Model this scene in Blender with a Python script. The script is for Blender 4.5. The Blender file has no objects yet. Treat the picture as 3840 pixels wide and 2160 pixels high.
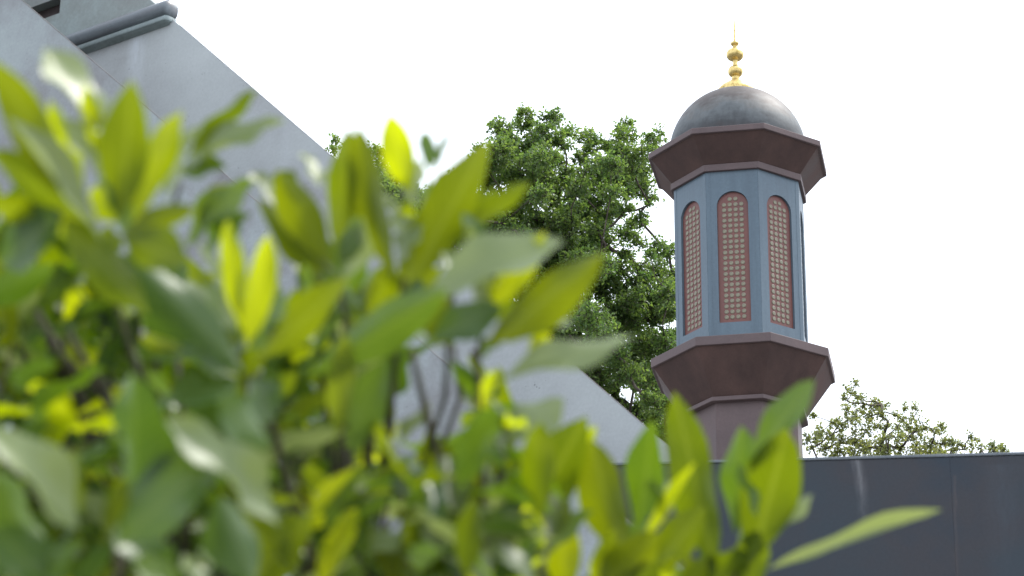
import bpy, bmesh, math, random
import numpy as np
from mathutils import Vector, Matrix

random.seed(7)
rng = np.random.default_rng(7)
scene = bpy.context.scene
COL = scene.collection
R = math.radians

# ------------------------------------------------------------------ camera
HC = 1.35                                   # eye height above the ground
FPX, PITCH, ROLL = 11000.0, R(22.897), R(0.353)
cam_d = bpy.data.cameras.new('camera')
cam_d.sensor_width = 36.0
cam_d.sensor_fit = 'HORIZONTAL'
cam_d.lens = FPX / 3840 * 36.0
cam_d.clip_start, cam_d.clip_end = 0.05, 3000
cam_d.dof.use_dof = True
cam_d.dof.focus_distance = 42.0
cam_d.dof.aperture_fstop = 10.2
cam = bpy.data.objects.new('camera', cam_d)
COL.objects.link(cam)
cam.matrix_world = Matrix.Translation((0, 0, HC)) @ Matrix.Rotation(math.pi / 2 + PITCH, 4, 'X') @ Matrix.Rotation(ROLL, 4, 'Z')
scene.camera = cam

# ------------------------------------------------------------------ sky, sun, exposure
SUN_AZ, SUN_EL = R(62), R(58)               # azimuth from +Y towards +X
world = bpy.data.worlds.new('World')
scene.world = world
world.use_nodes = True
wn, wl = world.node_tree.nodes, world.node_tree.links
wn.clear()
wo = wn.new('ShaderNodeOutputWorld')
bg = wn.new('ShaderNodeBackground')
bg.inputs['Strength'].default_value = 0.15
sky = wn.new('ShaderNodeTexSky')
sky.sky_type = 'NISHITA'
sky.sun_disc = False
sky.sun_elevation = SUN_EL
sky.sun_rotation = SUN_AZ
sky.dust_density = 4.0
sky.air_density = 1.0
hsv = wn.new('ShaderNodeHueSaturation')      # thin even overcast: almost no blue left
hsv.inputs['Saturation'].default_value = 0.4
wtc = wn.new('ShaderNodeTexCoord')
wnz = wn.new('ShaderNodeTexNoise')
wnz.inputs['Scale'].default_value = 3.0
wnz.inputs['Detail'].default_value = 4.0
wl.new(wtc.outputs['Generated'], wnz.inputs['Vector'])
wcr = wn.new('ShaderNodeMapRange')
wcr.inputs['To Min'].default_value = 0.45
wcr.inputs['To Max'].default_value = 0.75
wl.new(wnz.outputs['Fac'], wcr.inputs['Value'])
wmx = wn.new('ShaderNodeMix')
wmx.data_type = 'RGBA'
wmx.inputs['B'].default_value = (7.1, 7.75, 8.7, 1)
wl.new(sky.outputs[0], hsv.inputs['Color'])
wl.new(hsv.outputs[0], wmx.inputs['A'])
wl.new(wcr.outputs[0], wmx.inputs['Factor'])
wl.new(wmx.outputs['Result'], bg.inputs['Color'])
wl.new(bg.outputs[0], wo.inputs['Surface'])

sun_d = bpy.data.lights.new('sun', 'SUN')
sun_d.energy = 1.5
sun_d.angle = R(12)
sun_d.color = (1.0, 0.96, 0.9)
sun = bpy.data.objects.new('sun', sun_d)
COL.objects.link(sun)
sdir = Vector((math.sin(SUN_AZ) * math.cos(SUN_EL), math.cos(SUN_AZ) * math.cos(SUN_EL), math.sin(SUN_EL)))
sun.rotation_euler = sdir.to_track_quat('Z', 'Y').to_euler()
sun.location = (10, 10, 40)

scene.view_settings.view_transform = 'Standard'
scene.view_settings.look = 'None'
scene.view_settings.gamma = 1.0
scene.view_settings.use_curve_mapping = False
scene.view_settings.exposure = 1.05
scene.render.engine = 'CYCLES'
scene.cycles.use_denoising = True
scene.cycles.max_bounces = 8
scene.cycles.transmission_bounces = 6
scene.cycles.sample_clamp_indirect = 6.0

# ------------------------------------------------------------------ helpers
def ray(x, y):
    """Direction (world) through photo pixel x, y of the 3840 x 2160 photograph."""
    u0, v0 = x - 1920.0, y - 1080.0
    cr, sr = math.cos(ROLL), math.sin(ROLL)
    u, v = cr * u0 + sr * v0, -sr * u0 + cr * v0
    a, b, c = u / FPX, 1.0, -v / FPX
    cp, sp = math.cos(PITCH), math.sin(PITCH)
    return Vector((a, b * cp - c * sp, b * sp + c * cp))

CAMP = Vector((0, 0, HC))
VIEW = ray(1920, 1080)

def at(x, y, d):
    """World point seen at pixel x, y whose distance along the optical axis is d."""
    r = ray(x, y)
    return CAMP + r * (d / r.dot(VIEW))

def tag(o, label=None, cat=None, group=None, kind=None):
    if label: o['label'] = label
    if cat: o['category'] = cat
    if group: o['group'] = group
    if kind: o['kind'] = kind
    return o

def empty(name, loc, rotz=0.0):
    o = bpy.data.objects.new(name, None)
    o.empty_display_size = 0.2
    COL.objects.link(o)
    o.location = loc
    o.rotation_euler = (0, 0, rotz)
    return o

def link(name, me, parent=None, mat=None):
    if mat is not None and not me.materials:
        me.materials.append(mat)
    o = bpy.data.objects.new(name, me)
    COL.objects.link(o)
    if parent is not None:
        o.parent = parent
    return o

def bm_obj(name, bm, mat, parent=None, smooth=False):
    me = bpy.data.meshes.new(name)
    bmesh.ops.recalc_face_normals(bm, faces=bm.faces)
    if smooth:
        for f in bm.faces: f.smooth = True
    bm.to_mesh(me); bm.free()
    return link(name, me, parent, mat)

def pyd(name, verts, faces, mat, parent=None, smooth=False):
    me = bpy.data.meshes.new(name)
    me.from_pydata([tuple(v) for v in verts], [], faces)
    if smooth:
        me.polygons.foreach_set('use_smooth', [True] * len(me.polygons))
    me.update()
    return link(name, me, parent, mat)

def bm_box(bm, x0, x1, y0, y1, z0, z1):
    vs = [bm.verts.new(c) for c in ((x0, y0, z0), (x1, y0, z0), (x1, y1, z0), (x0, y1, z0), (x0, y0, z1), (x1, y0, z1), (x1, y1, z1), (x0, y1, z1))]
    for f in ((0, 3, 2, 1), (4, 5, 6, 7), (0, 1, 5, 4), (1, 2, 6, 5), (2, 3, 7, 6), (3, 0, 4, 7)):
        bm.faces.new([vs[i] for i in f])

def bevel(bm, w, seg=2, ang=30):
    bmesh.ops.recalc_face_normals(bm, faces=bm.faces)
    es = [e for e in bm.edges if len(e.link_faces) == 2 and e.calc_face_angle(0) > R(ang)]
    bmesh.ops.bevel(bm, geom=es, offset=w, segments=seg, affect='EDGES', profile=0.5)

def tube_mesh(bm, pts, rads, n=7):
    rings = []
    up = Vector((0.13, 0.31, 0.94)).normalized()
    for i, (p, r) in enumerate(zip(pts, rads)):
        t = (pts[min(i + 1, len(pts) - 1)] - pts[max(i - 1, 0)])
        if t.length < 1e-9: t = Vector((0, 0, 1))
        t.normalize()
        a = t.cross(up)
        if a.length < 1e-3: a = t.cross(Vector((1, 0, 0)))
        a.normalize(); b = t.cross(a)
        rings.append([bm.verts.new(p + (a * math.cos(k * 2 * math.pi / n) + b * math.sin(k * 2 * math.pi / n)) * r) for k in range(n)])
    for r0, r1 in zip(rings, rings[1:]):
        for k in range(n):
            bm.faces.new((r0[k], r0[(k + 1) % n], r1[(k + 1) % n], r1[k]))
    bm.faces.new(list(reversed(rings[0]))); bm.faces.new(rings[-1])

# ------------------------------------------------------------------ materials
def new_mat(name):
    m = bpy.data.materials.new(name)
    m.use_nodes = True
    n, l = m.node_tree.nodes, m.node_tree.links
    return m, n, l, n['Principled BSDF']

def ramp(n, stops):
    r = n.new('ShaderNodeValToRGB')
    el = r.color_ramp.elements
    while len(el) < len(stops): el.new(0.5)
    for e, (p, c) in zip(el, stops):
        e.position = p
        e.color = (*c, 1)
    return r

def noise(n, l, scale, detail=4, rough=0.55, vec=None, stretch=None):
    t = n.new('ShaderNodeTexNoise')
    t.inputs['Scale'].default_value = scale
    t.inputs['Detail'].default_value = detail
    t.inputs['Roughness'].default_value = rough
    if vec is not None:
        if stretch:
            mp = n.new('ShaderNodeMapping')
            mp.inputs['Scale'].default_value = stretch
            l.new(vec, mp.inputs['Vector'])
            vec = mp.outputs[0]
        l.new(vec, t.inputs['Vector'])
    return t

def mix(n, l, fac, a, b, mode='MIX'):
    m = n.new('ShaderNodeMix')
    m.data_type = 'RGBA'
    m.blend_type = mode
    for s, v in (('Factor', fac), ('A', a), ('B', b)):
        if isinstance(v, (int, float)): m.inputs[s].default_value = v
        elif isinstance(v, tuple): m.inputs[s].default_value = (*v, 1)
        else: l.new(v, m.inputs[s])
    return m.outputs['Result']

def maprange(n, l, val, a, b, c=0.0, d=1.0):
    m = n.new('ShaderNodeMapRange')
    m.inputs['From Min'].default_value = a; m.inputs['From Max'].default_value = b
    m.inputs['To Min'].default_value = c; m.inputs['To Max'].default_value = d
    l.new(val, m.inputs['Value'])
    return m.outputs[0]

def patina(name, stops, scale=1.0, rough=0.5, spec=0.4, stretch=(1, 1, 1), fine=40, fine_amt=0.12, metallic=0.0, pits=0.0, streaks=None, bump=0.1):
    """Weathered metal / render: large cloudy blotches, fine speckle, optional pits and run-off streaks."""
    m, n, l, b = new_mat(name)
    tc = n.new('ShaderNodeTexCoord')
    v = tc.outputs['Object']
    n1 = noise(n, l, scale, 5, 0.6, v, stretch)
    r1 = ramp(n, stops)
    l.new(n1.outputs['Fac'], r1.inputs['Fac'])
    col = r1.outputs['Color']
    n2 = noise(n, l, fine, 3, 0.65, v)
    fm = maprange(n, l, n2.outputs['Fac'], 0.3, 0.7, 1 - fine_amt, 1 + fine_amt)
    mm = n.new('ShaderNodeMix'); mm.data_type = 'RGBA'; mm.blend_type = 'MULTIPLY'; mm.inputs['Factor'].default_value = 1
    l.new(col, mm.inputs['A']); l.new(fm, mm.inputs['B'])
    col = mm.outputs['Result']
    if streaks:
        # vertical run-off marks: (x position, half width, z top, z bottom, colour, strength)
        sx = n.new('ShaderNodeSeparateXYZ'); l.new(v, sx.inputs[0])
        wob = noise(n, l, 1.6, 3, 0.6, v)
        wv = maprange(n, l, wob.outputs['Fac'], 0.2, 0.8, -0.03, 0.03)
        for (px, hw, zt, zb, c, st) in streaks:
            ax = n.new('ShaderNodeMath'); ax.operation = 'ADD'; l.new(sx.outputs['X'], ax.inputs[0]); l.new(wv, ax.inputs[1])
            sb = n.new('ShaderNodeMath'); sb.operation = 'SUBTRACT'; l.new(ax.outputs[0], sb.inputs[0]); sb.inputs[1].default_value = px
            ab = n.new('ShaderNodeMath'); ab.operation = 'ABSOLUTE'; l.new(sb.outputs[0], ab.inputs[0])
            fx = maprange(n, l, ab.outputs[0], 0.0, hw, 1.0, 0.0)
            fz = maprange(n, l, sx.outputs['Z'], zb, zt, 0.0, 1.0)
            gt = maprange(n, l, sx.outputs['Z'], zt, zt + 0.01, 1.0, 0.0)
            nz = noise(n, l, 9, 4, 0.7, v, (3, 1, 0.6))
            nf = maprange(n, l, nz.outputs['Fac'], 0.35, 0.65, 0.2, 1.0)
            p = fx
            for q in (fz, gt, nf):
                mu = n.new('ShaderNodeMath'); mu.operation = 'MULTIPLY'
                l.new(p, mu.inputs[0]); l.new(q, mu.inputs[1]); p = mu.outputs[0]
            mu = n.new('ShaderNodeMath'); mu.operation = 'MULTIPLY'; l.new(p, mu.inputs[0]); mu.inputs[1].default_value = st
            col = mix(n, l, mu.outputs[0], col, c)
    hgt = n2.outputs['Fac']
    if pits > 0:
        vo = n.new('ShaderNodeTexVoronoi'); vo.inputs['Scale'].default_value = 28
        l.new(v, vo.inputs['Vector'])
        sel = noise(n, l, 5, 3, 0.6, v)
        thr = maprange(n, l, sel.outputs['Fac'], 0.42, 0.75, 0.0, 0.16 * pits)
        lt = n.new('ShaderNodeMath'); lt.operation = 'LESS_THAN'
        l.new(vo.outputs['Distance'], lt.inputs[0]); l.new(thr, lt.inputs[1])
        sc = n.new('ShaderNodeMath'); sc.operation = 'MULTIPLY'; l.new(lt.outputs[0], sc.inputs[0]); sc.inputs[1].default_value = 0.65
        col = mix(n, l, sc.outputs[0], col, (0.06, 0.055, 0.055))
    l.new(col, b.inputs['Base Color'])
    b.inputs['Roughness'].default_value = rough
    b.inputs['Specular IOR Level'].default_value = spec
    b.inputs['Metallic'].default_value = metallic
    rr = maprange(n, l, n1.outputs['Fac'], 0.3, 0.7, max(0.05, rough - 0.12), min(1, rough + 0.12))
    l.new(rr, b.inputs['Roughness'])
    if bump:
        bp = n.new('ShaderNodeBump'); bp.inputs['Strength'].default_value = bump; bp.inputs['Distance'].default_value = 0.004
        l.new(hgt, bp.inputs['Height']); l.new(bp.outputs[0], b.inputs['Normal'])
    return m

PSI = R(-35)
M = {}
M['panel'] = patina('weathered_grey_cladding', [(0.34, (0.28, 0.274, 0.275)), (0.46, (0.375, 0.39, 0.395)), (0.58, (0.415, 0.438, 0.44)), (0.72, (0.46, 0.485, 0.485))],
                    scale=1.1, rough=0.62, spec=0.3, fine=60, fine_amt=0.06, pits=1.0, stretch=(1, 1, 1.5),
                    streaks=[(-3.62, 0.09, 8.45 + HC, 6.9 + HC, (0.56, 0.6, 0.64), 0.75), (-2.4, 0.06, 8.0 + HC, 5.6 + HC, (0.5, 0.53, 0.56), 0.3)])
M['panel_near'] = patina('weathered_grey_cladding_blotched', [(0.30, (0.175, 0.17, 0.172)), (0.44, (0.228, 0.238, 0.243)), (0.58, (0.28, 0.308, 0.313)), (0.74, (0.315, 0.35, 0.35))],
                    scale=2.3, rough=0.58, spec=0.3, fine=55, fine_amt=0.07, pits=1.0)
M['green_copper'] = patina('greenish_copper_cladding', [(0.35, (0.20, 0.21, 0.20)), (0.5, (0.23, 0.26, 0.25)), (0.66, (0.29, 0.34, 0.34))],
                    scale=2.2, rough=0.5, spec=0.4, fine=50, fine_amt=0.08)
M['moulding'] = patina('blue_grey_moulding', [(0.35, (0.11, 0.11, 0.12)), (0.52, (0.13, 0.15, 0.165)), (0.68, (0.18, 0.21, 0.225))],
                    scale=5, rough=0.42, spec=0.5, fine=50, fine_amt=0.08, stretch=(0.3, 3, 3))
M['fillet'] = patina('pale_green_fillet', [(0.35, (0.17, 0.20, 0.20)), (0.65, (0.25, 0.30, 0.30))], scale=4, rough=0.5, spec=0.4)
M['dark_brown'] = patina('dark_brown_copper', [(0.35, (0.055, 0.042, 0.042)), (0.65, (0.085, 0.062, 0.06))], scale=5, rough=0.55, spec=0.35)
M['slate'] = patina('slate_blue_metal', [(0.3, (0.024, 0.026, 0.034)), (0.44, (0.017, 0.027, 0.037)), (0.56, (0.028, 0.028, 0.034)), (0.7, (0.015, 0.028, 0.043))],
                    scale=0.9, rough=0.46, spec=0.35, fine=70, fine_amt=0.10, bump=0.06,
                    streaks=[(1.06, 0.035, 6.15, 5.75, (0.26, 0.26, 0.27), 0.5), (1.52, 0.012, 6.05, 4.9, (0.09, 0.07, 0.065), 0.5), (0.2, 0.05, 6.15, 5.3, (0.07, 0.065, 0.065), 0.4), (1.75, 0.1, 6.1, 5.2, (0.05, 0.065, 0.085), 0.4)])
M['coping'] = patina('sky_lit_coping', [(0.35, (0.09, 0.105, 0.12)), (0.65, (0.13, 0.145, 0.16))], scale=4, rough=0.35, spec=0.5)  # sky reflection on the top edge put into a paler colour
M['brown'] = patina('shaded_brown_copper', [(0.33, (0.066, 0.043, 0.039)), (0.5, (0.084, 0.053, 0.047)), (0.68, (0.104, 0.064, 0.056))], scale=1.4, rough=0.7, spec=0.15, stretch=(1.5, 1.5, 0.8), fine=35, fine_amt=0.06, bump=0.05)  # same copper as the bands, underside shade put into the darker tone
M['mauve'] = patina('mauve_brown_band', [(0.33, (0.10, 0.073, 0.073)), (0.66, (0.132, 0.097, 0.096))], scale=2.0, rough=0.6, spec=0.25, fine=35, fine_amt=0.06, bump=0.05)
M['shaft'] = patina('blue_grey_shaft_sheet', [(0.33, (0.078, 0.113, 0.144)), (0.5, (0.091, 0.131, 0.165)), (0.68, (0.109, 0.152, 0.186))], scale=1.6, rough=0.45, spec=0.4, fine=26, fine_amt=0.07, stretch=(4, 4, 0.35), bump=0.04)
M['inlay'] = patina('dusty_red_inlay', [(0.33, (0.14, 0.054, 0.046)), (0.66, (0.18, 0.072, 0.06))], scale=2.5, rough=0.5, spec=0.4, fine=30, fine_amt=0.06, bump=0.04)
M['disc'] = patina('aged_gold_disc', [(0.33, (0.14, 0.12, 0.08)), (0.5, (0.19, 0.17, 0.115)), (0.66, (0.235, 0.215, 0.15))], scale=9, rough=0.45, spec=0.5, fine=60, fine_amt=0.15)
M['bark'] = patina('oak_bark', [(0.35, (0.05, 0.04, 0.033)), (0.65, (0.13, 0.11, 0.09))], scale=6, rough=0.9, spec=0.2, stretch=(1, 1, 0.3), bump=0.5)
M['twig'] = patina('shrub_bark', [(0.35, (0.028, 0.028, 0.014)), (0.65, (0.075, 0.062, 0.032))], scale=40, rough=0.75, spec=0.3, bump=0.3)
M['grass_ground'] = patina('grey_paving', [(0.35, (0.10, 0.10, 0.10)), (0.65, (0.19, 0.185, 0.18))], scale=0.7, rough=0.9, spec=0.2, fine=25, fine_amt=0.35, bump=0.5)

# dome: bronze with blue-green patina towards the rim and brown bands
m, n, l, b = new_mat('patinated_bronze_dome')
tc = n.new('ShaderNodeTexCoord')
sx = n.new('ShaderNodeSeparateXYZ'); l.new(tc.outputs['Object'], sx.inputs[0])
w1 = noise(n, l, 2.6, 4, 0.6, tc.outputs['Object'], (1, 1, 2.2))
zz = n.new('ShaderNodeMath'); zz.operation = 'MULTIPLY_ADD'
l.new(w1.outputs['Fac'], zz.inputs[0]); zz.inputs[1].default_value = 0.8; l.new(sx.outputs['Z'], zz.inputs[2])
hz = maprange(n, l, zz.outputs[0], 0.3, 1.5, 0, 1)
rr = ramp(n, [(0.0, (0.055, 0.052, 0.053)), (0.14, (0.062, 0.066, 0.070)), (0.34, (0.108, 0.118, 0.122)), (0.44, (0.115, 0.115, 0.113)), (0.6, (0.068, 0.058, 0.055)), (0.72, (0.075, 0.062, 0.058)), (1.0, (0.045, 0.037, 0.035))])
l.new(hz, rr.inputs['Fac'])
w2 = noise(n, l, 14, 4, 0.6, tc.outputs['Object'], (1, 1, 0.4))
fm = maprange(n, l, w2.outputs['Fac'], 0.3, 0.7, 0.85, 1.15)
mmx = n.new('ShaderNodeMix'); mmx.data_type = 'RGBA'; mmx.blend_type = 'MULTIPLY'; mmx.inputs['Factor'].default_value = 1
l.new(rr.outputs['Color'], mmx.inputs['A']); l.new(fm, mmx.inputs['B'])
l.new(mmx.outputs['Result'], b.inputs['Base Color'])
b.inputs['Metallic'].default_value = 0.2
b.inputs['Roughness'].default_value = 0.56
b.inputs['Specular IOR Level'].default_value = 0.3
M['dome'] = m

m, n, l, b = new_mat('gilded_metal')
tc = n.new('ShaderNodeTexCoord')
g1 = noise(n, l, 22, 4, 0.6, tc.outputs['Object'])
rr = ramp(n, [(0.32, (0.36, 0.26, 0.08)), (0.5, (0.64, 0.48, 0.18)), (0.7, (0.80, 0.64, 0.29))])
l.new(g1.outputs['Fac'], rr.inputs['Fac']); l.new(rr.outputs['Color'], b.inputs['Base Color'])
b.inputs['Metallic'].default_value = 0.8
b.inputs['Roughness'].default_value = 0.42
M['gold'] = m

def leaf_mat(name, refl_lo, refl_hi, trans_lo, trans_hi, tf, rough, spec, attr=None, scale=18):
    m = bpy.data.materials.new(name)
    m.use_nodes = True
    n, l = m.node_tree.nodes, m.node_tree.links
    n.clear()
    out = n.new('ShaderNodeOutputMaterial')
    p = n.new('ShaderNodeBsdfPrincipled')
    t = n.new('ShaderNodeBsdfTranslucent')
    if attr:
        a = n.new('ShaderNodeAttribute'); a.attribute_name = attr
        fac = a.outputs['Fac']
    else:
        oi = n.new('ShaderNodeObjectInfo')
        tc = n.new('ShaderNodeTexCoord')
        nz = noise(n, l, scale, 3, 0.5, tc.outputs['Object'])
        md = n.new('ShaderNodeMath'); md.operation = 'MULTIPLY_ADD'
        l.new(nz.outputs['Fac'], md.inputs[0]); md.inputs[1].default_value = 0.6
        ms = n.new('ShaderNodeMath'); ms.operation = 'MULTIPLY'; l.new(oi.outputs['Random'], ms.inputs[0]); ms.inputs[1].default_value = 0.6
        l.new(ms.outputs[0], md.inputs[2])
        fac = maprange(n, l, md.outputs[0], 0.15, 0.95)
    rc = mix(n, l, fac, refl_lo, refl_hi)
    tcx = mix(n, l, fac, trans_lo, trans_hi)
    if not attr:                              # pale midrib and faint side veins
        sp = n.new('ShaderNodeSeparateXYZ'); l.new(tc.outputs['Object'], sp.inputs[0])
        ab = n.new('ShaderNodeMath'); ab.operation = 'ABSOLUTE'; l.new(sp.outputs['X'], ab.inputs[0])
        rib = maprange(n, l, ab.outputs[0], 0.015, 0.06, 0.4, 0.0)
        vn = n.new('ShaderNodeMath'); vn.operation = 'MULTIPLY_ADD'; l.new(ab.outputs[0], vn.inputs[0]); vn.inputs[1].default_value = -0.55; l.new(sp.outputs['Y'], vn.inputs[2])
        vs = n.new('ShaderNodeMath'); vs.operation = 'MULTIPLY'; l.new(vn.outputs[0], vs.inputs[0]); vs.inputs[1].default_value = 75.0
        sn = n.new('ShaderNodeMath'); sn.operation = 'SINE'; l.new(vs.outputs[0], sn.inputs[0])
        vf = maprange(n, l, sn.outputs[0], 0.75, 1.0, 0.0, 0.22)
        mxv = n.new('ShaderNodeMath'); mxv.operation = 'MAXIMUM'; l.new(rib, mxv.inputs[0]); l.new(vf, mxv.inputs[1])
        rc = mix(n, l, mxv.outputs[0], rc, (0.12, 0.16, 0.05))
        tcx = mix(n, l, mxv.outputs[0], tcx, tuple(min(0.9, c * 1.35 + 0.02) for c in trans_hi))
    l.new(rc, p.inputs['Base Color']); l.new(tcx, t.inputs['Color'])
    p.inputs['Roughness'].default_value = rough
    p.inputs['Specular IOR Level'].default_value = spec
    mx = n.new('ShaderNodeMixShader')
    mx.inputs[0].default_value = tf
    l.new(p.outputs[0], mx.inputs[1]); l.new(t.outputs[0], mx.inputs[2])
    l.new(mx.outputs[0], out.inputs['Surface'])
    return m

LM = {
    'Y': leaf_mat('young_leaf', (0.09, 0.13, 0.015), (0.13, 0.17, 0.015), (0.46, 0.56, 0.002), (0.62, 0.68, 0.002), 0.62, 0.38, 0.35),
    'O': leaf_mat('fresh_leaf', (0.045, 0.08, 0.01), (0.065, 0.10, 0.012), (0.155, 0.222, 0.001), (0.25, 0.297, 0.001), 0.55, 0.38, 0.3),
    'M': leaf_mat('mature_leaf', (0.05, 0.105, 0.022), (0.085, 0.145, 0.034), (0.13, 0.24, 0.004), (0.21, 0.30, 0.005), 0.42, 0.38, 0.4),
    'P': leaf_mat('sky_sheen_leaf', (0.12, 0.175, 0.06), (0.18, 0.225, 0.10), (0.27, 0.34, 0.07), (0.36, 0.42, 0.12), 0.38, 0.4, 0.7),  # mature leaf with the sky's sheen put into a paler base colour
    'D': leaf_mat('dark_leaf', (0.038, 0.082, 0.022), (0.06, 0.115, 0.034), (0.08, 0.16, 0.003), (0.15, 0.24, 0.004), 0.37, 0.37, 0.42),  # darker green than the mature leaf
}
M['oak_leaf'] = leaf_mat('oak_leaf', (0.075, 0.135, 0.05), (0.14, 0.20, 0.07), (0.13, 0.24, 0.04), (0.29, 0.41, 0.06), 0.5, 0.42, 0.5, attr='tone')
M['pale_oak_leaf'] = leaf_mat('pale_oak_leaf', (0.11, 0.14, 0.06), (0.20, 0.225, 0.09), (0.20, 0.24, 0.06), (0.36, 0.38, 0.08), 0.5, 0.42, 0.5, attr='tone')

# ------------------------------------------------------------------ ground
S = 900
ground = pyd('ground', [(-S, -S, 0), (S, -S, 0), (S, S, 0), (-S, S, 0)], [(0, 1, 2, 3)], M['grass_ground'])
tag(ground, 'grey tarmac forecourt under the shrub and around the walls', None, None, 'structure')
path = pyd('path', [(-30, 4, 0.004), (30, 4, 0.004), (30, 8, 0.004), (-30, 8, 0.004)], [(0, 1, 2, 3)], M['panel'])
tag(path, 'grey paved path in front of the building', None, None, 'structure')

# ------------------------------------------------------------------ building with two sloping cladding walls
PA = Vector((0.6516834, 13.98482423, 0.0))
bld = empty('copper_clad_building', PA, PSI)
tag(bld, 'grey metal clad building with two walls cut off along a steep slope', 'building')

def slab(name, poly, y0, y1, mat, parent, bev=0.006):
    """poly in (along, height); y0 is the face towards the camera, y1 the back."""
    bm = bmesh.new()
    f = [bm.verts.new((s, y0, z)) for s, z in poly]
    k = [bm.verts.new((s, y1, z)) for s, z in poly]
    bm.faces.new(f); bm.faces.new(list(reversed(k)))
    for i in range(len(poly)):
        j = (i + 1) % len(poly)
        bm.faces.new((f[j], f[i], k[i], k[j]))
    if bev: bevel(bm, bev)
    return bm_obj(name, bm, mat, parent)

def l2(z): return -3.269 + (8.414 - z) / 0.991          # slope of the far wall (along, for a height above the eye)
def l1(z): return -3.633 + (8.261 - z) / 0.951          # slope of the near wall
ZM = 8.452
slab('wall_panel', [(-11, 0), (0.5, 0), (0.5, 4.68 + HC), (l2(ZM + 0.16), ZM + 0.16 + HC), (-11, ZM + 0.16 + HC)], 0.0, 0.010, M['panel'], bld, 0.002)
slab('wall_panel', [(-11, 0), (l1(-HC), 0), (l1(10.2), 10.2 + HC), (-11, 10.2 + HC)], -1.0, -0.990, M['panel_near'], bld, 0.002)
# upper wall with a dark slot
zu0, zu1, sl0, sl1, sz0, sz1 = ZM + 0.166, 11.4, -9.0, -4.325, 8.835, 8.952
bm = bmesh.new()
outer = [(-11, zu0), (l2(zu0), zu0), (l2(zu1), zu1), (-11, zu1)]
inner = [(sl0, sz0), (sl1, sz0), (sl1, sz1), (sl0, sz1)]
def loop(bm, pts, y): return [bm.verts.new((s, y, z + HC)) for s, z in pts]
fo, fi, ko, ki = loop(bm, outer, 0.015), loop(bm, inner, 0.015), loop(bm, outer, 0.14), loop(bm, inner, 0.11)
es = []
for lp in (fo, fi):
    for i in range(4): es.append(bm.edges.new((lp[i], lp[(i + 1) % 4])))
bmesh.ops.triangle_fill(bm, use_beauty=True, edges=es)
for i in range(4):
    j = (i + 1) % 4
    bm.faces.new((fo[i], fo[j], ko[j], ko[i])); bm.faces.new((fi[i], fi[j], ki[j], ki[i]))
bm.faces.new(ko)
bm_obj('upper_wall', bm, M['green_copper'], bld)
bm = bmesh.new(); bm_box(bm, sl0 - 0.01, sl1 - 0.012, 0.085, 0.13, sz0 + HC + 0.004, sz1 + HC - 0.004)
bm_obj('wall_slot', bm, M['dark_brown'], bld)

def extrude_profile(name, prof, s0, s1, mat, parent):
    """Profile (distance proud of the wall, height) swept along the wall, round its end and back along the return."""
    bm = bmesh.new()
    dmax = max(d for d, z in prof)
    sc = s1 - 0.5 * dmax
    rows = []
    rows.append([bm.verts.new((s0, -d, z)) for d, z in prof])
    for k in range(0, 9):
        a = math.pi / 2 * k / 8
        rows.append([bm.verts.new((sc + 0.5 * max(d, 0.001) * math.sin(a) ** 0.8, -max(d, 0.001) * math.cos(a), z)) for d, z in prof])
    rows.append([bm.verts.new((sc + 0.5 * max(d, 0.001), 0.034, z)) for d, z in prof])
    for r0, r1 in zip(rows, rows[1:]):
        for i in range(len(prof) - 1):
            bm.faces.new((r0[i], r0[i + 1], r1[i + 1], r1[i]))
    return bm_obj(name, bm, mat, parent, True)
z0 = ZM + HC
roll_prof = [(0.0, z0 + 0.054), (0.02, z0 + 0.055)] + [(0.034 + 0.042 * math.cos(a), z0 + 0.105 + 0.05 * math.sin(a)) for a in [R(-90 + k * 12) for k in range(0, 16)]] + [(0.03, z0 + 0.165), (0.0, z0 + 0.166)]
extrude_profile('roll_moulding', roll_prof, -11, -3.333, M['moulding'], bld)
fil_prof = [(0.0, z0 + 0.003), (0.012, z0 + 0.003), (0.014, z0 + 0.016), (0.05, z0 + 0.018), (0.052, z0 + 0.02), (0.052, z0 + 0.048), (0.05, z0 + 0.05), (0.02, z0 + 0.053), (0.0, z0 + 0.0535)]
extrude_profile('fillet', fil_prof, -11, -3.345, M['fillet'], bld)
# folded sheet edges running down both slopes
def edge_strip(f, za, zb, y0, y1, off):
    dx, dz = f(zb) - f(za), zb - za
    L = math.hypot(dx, dz)
    ux, uz = dx / L, dz / L
    nx, nz = -uz, ux
    if nx < 0: nx, nz = -nx, -nz
    w = 0.0028
    a, c = (f(za), za + HC), (f(zb), zb + HC)
    poly = [(a[0] + nx * 0.002, a[1] + nz * 0.002), (a[0] + nx * w, a[1] + nz * w), (c[0] + nx * w, c[1] + nz * w), (c[0] + nx * 0.002, c[1] + nz * 0.002)]
    slab('edge_trim', poly, y0, y1, M['dark_brown'], bld, 0.0)
edge_strip(l2, 4.72, ZM - 0.02, -0.002, 0.009, 0)
edge_strip(l1, -HC + 0.02, 10.15, -1.002, -0.991, 0)
# rear of the building: what stands behind the two walls
slab('rear_wall', [(-11, 0), (1.0, 0), (l2(5.2) - 2.2, 5.2 + HC), (l2(9.5) - 2.6, 9.5 + HC), (-11, 9.5 + HC)], 0.3, 4.0, M['green_copper'], bld, 0.02)

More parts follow.
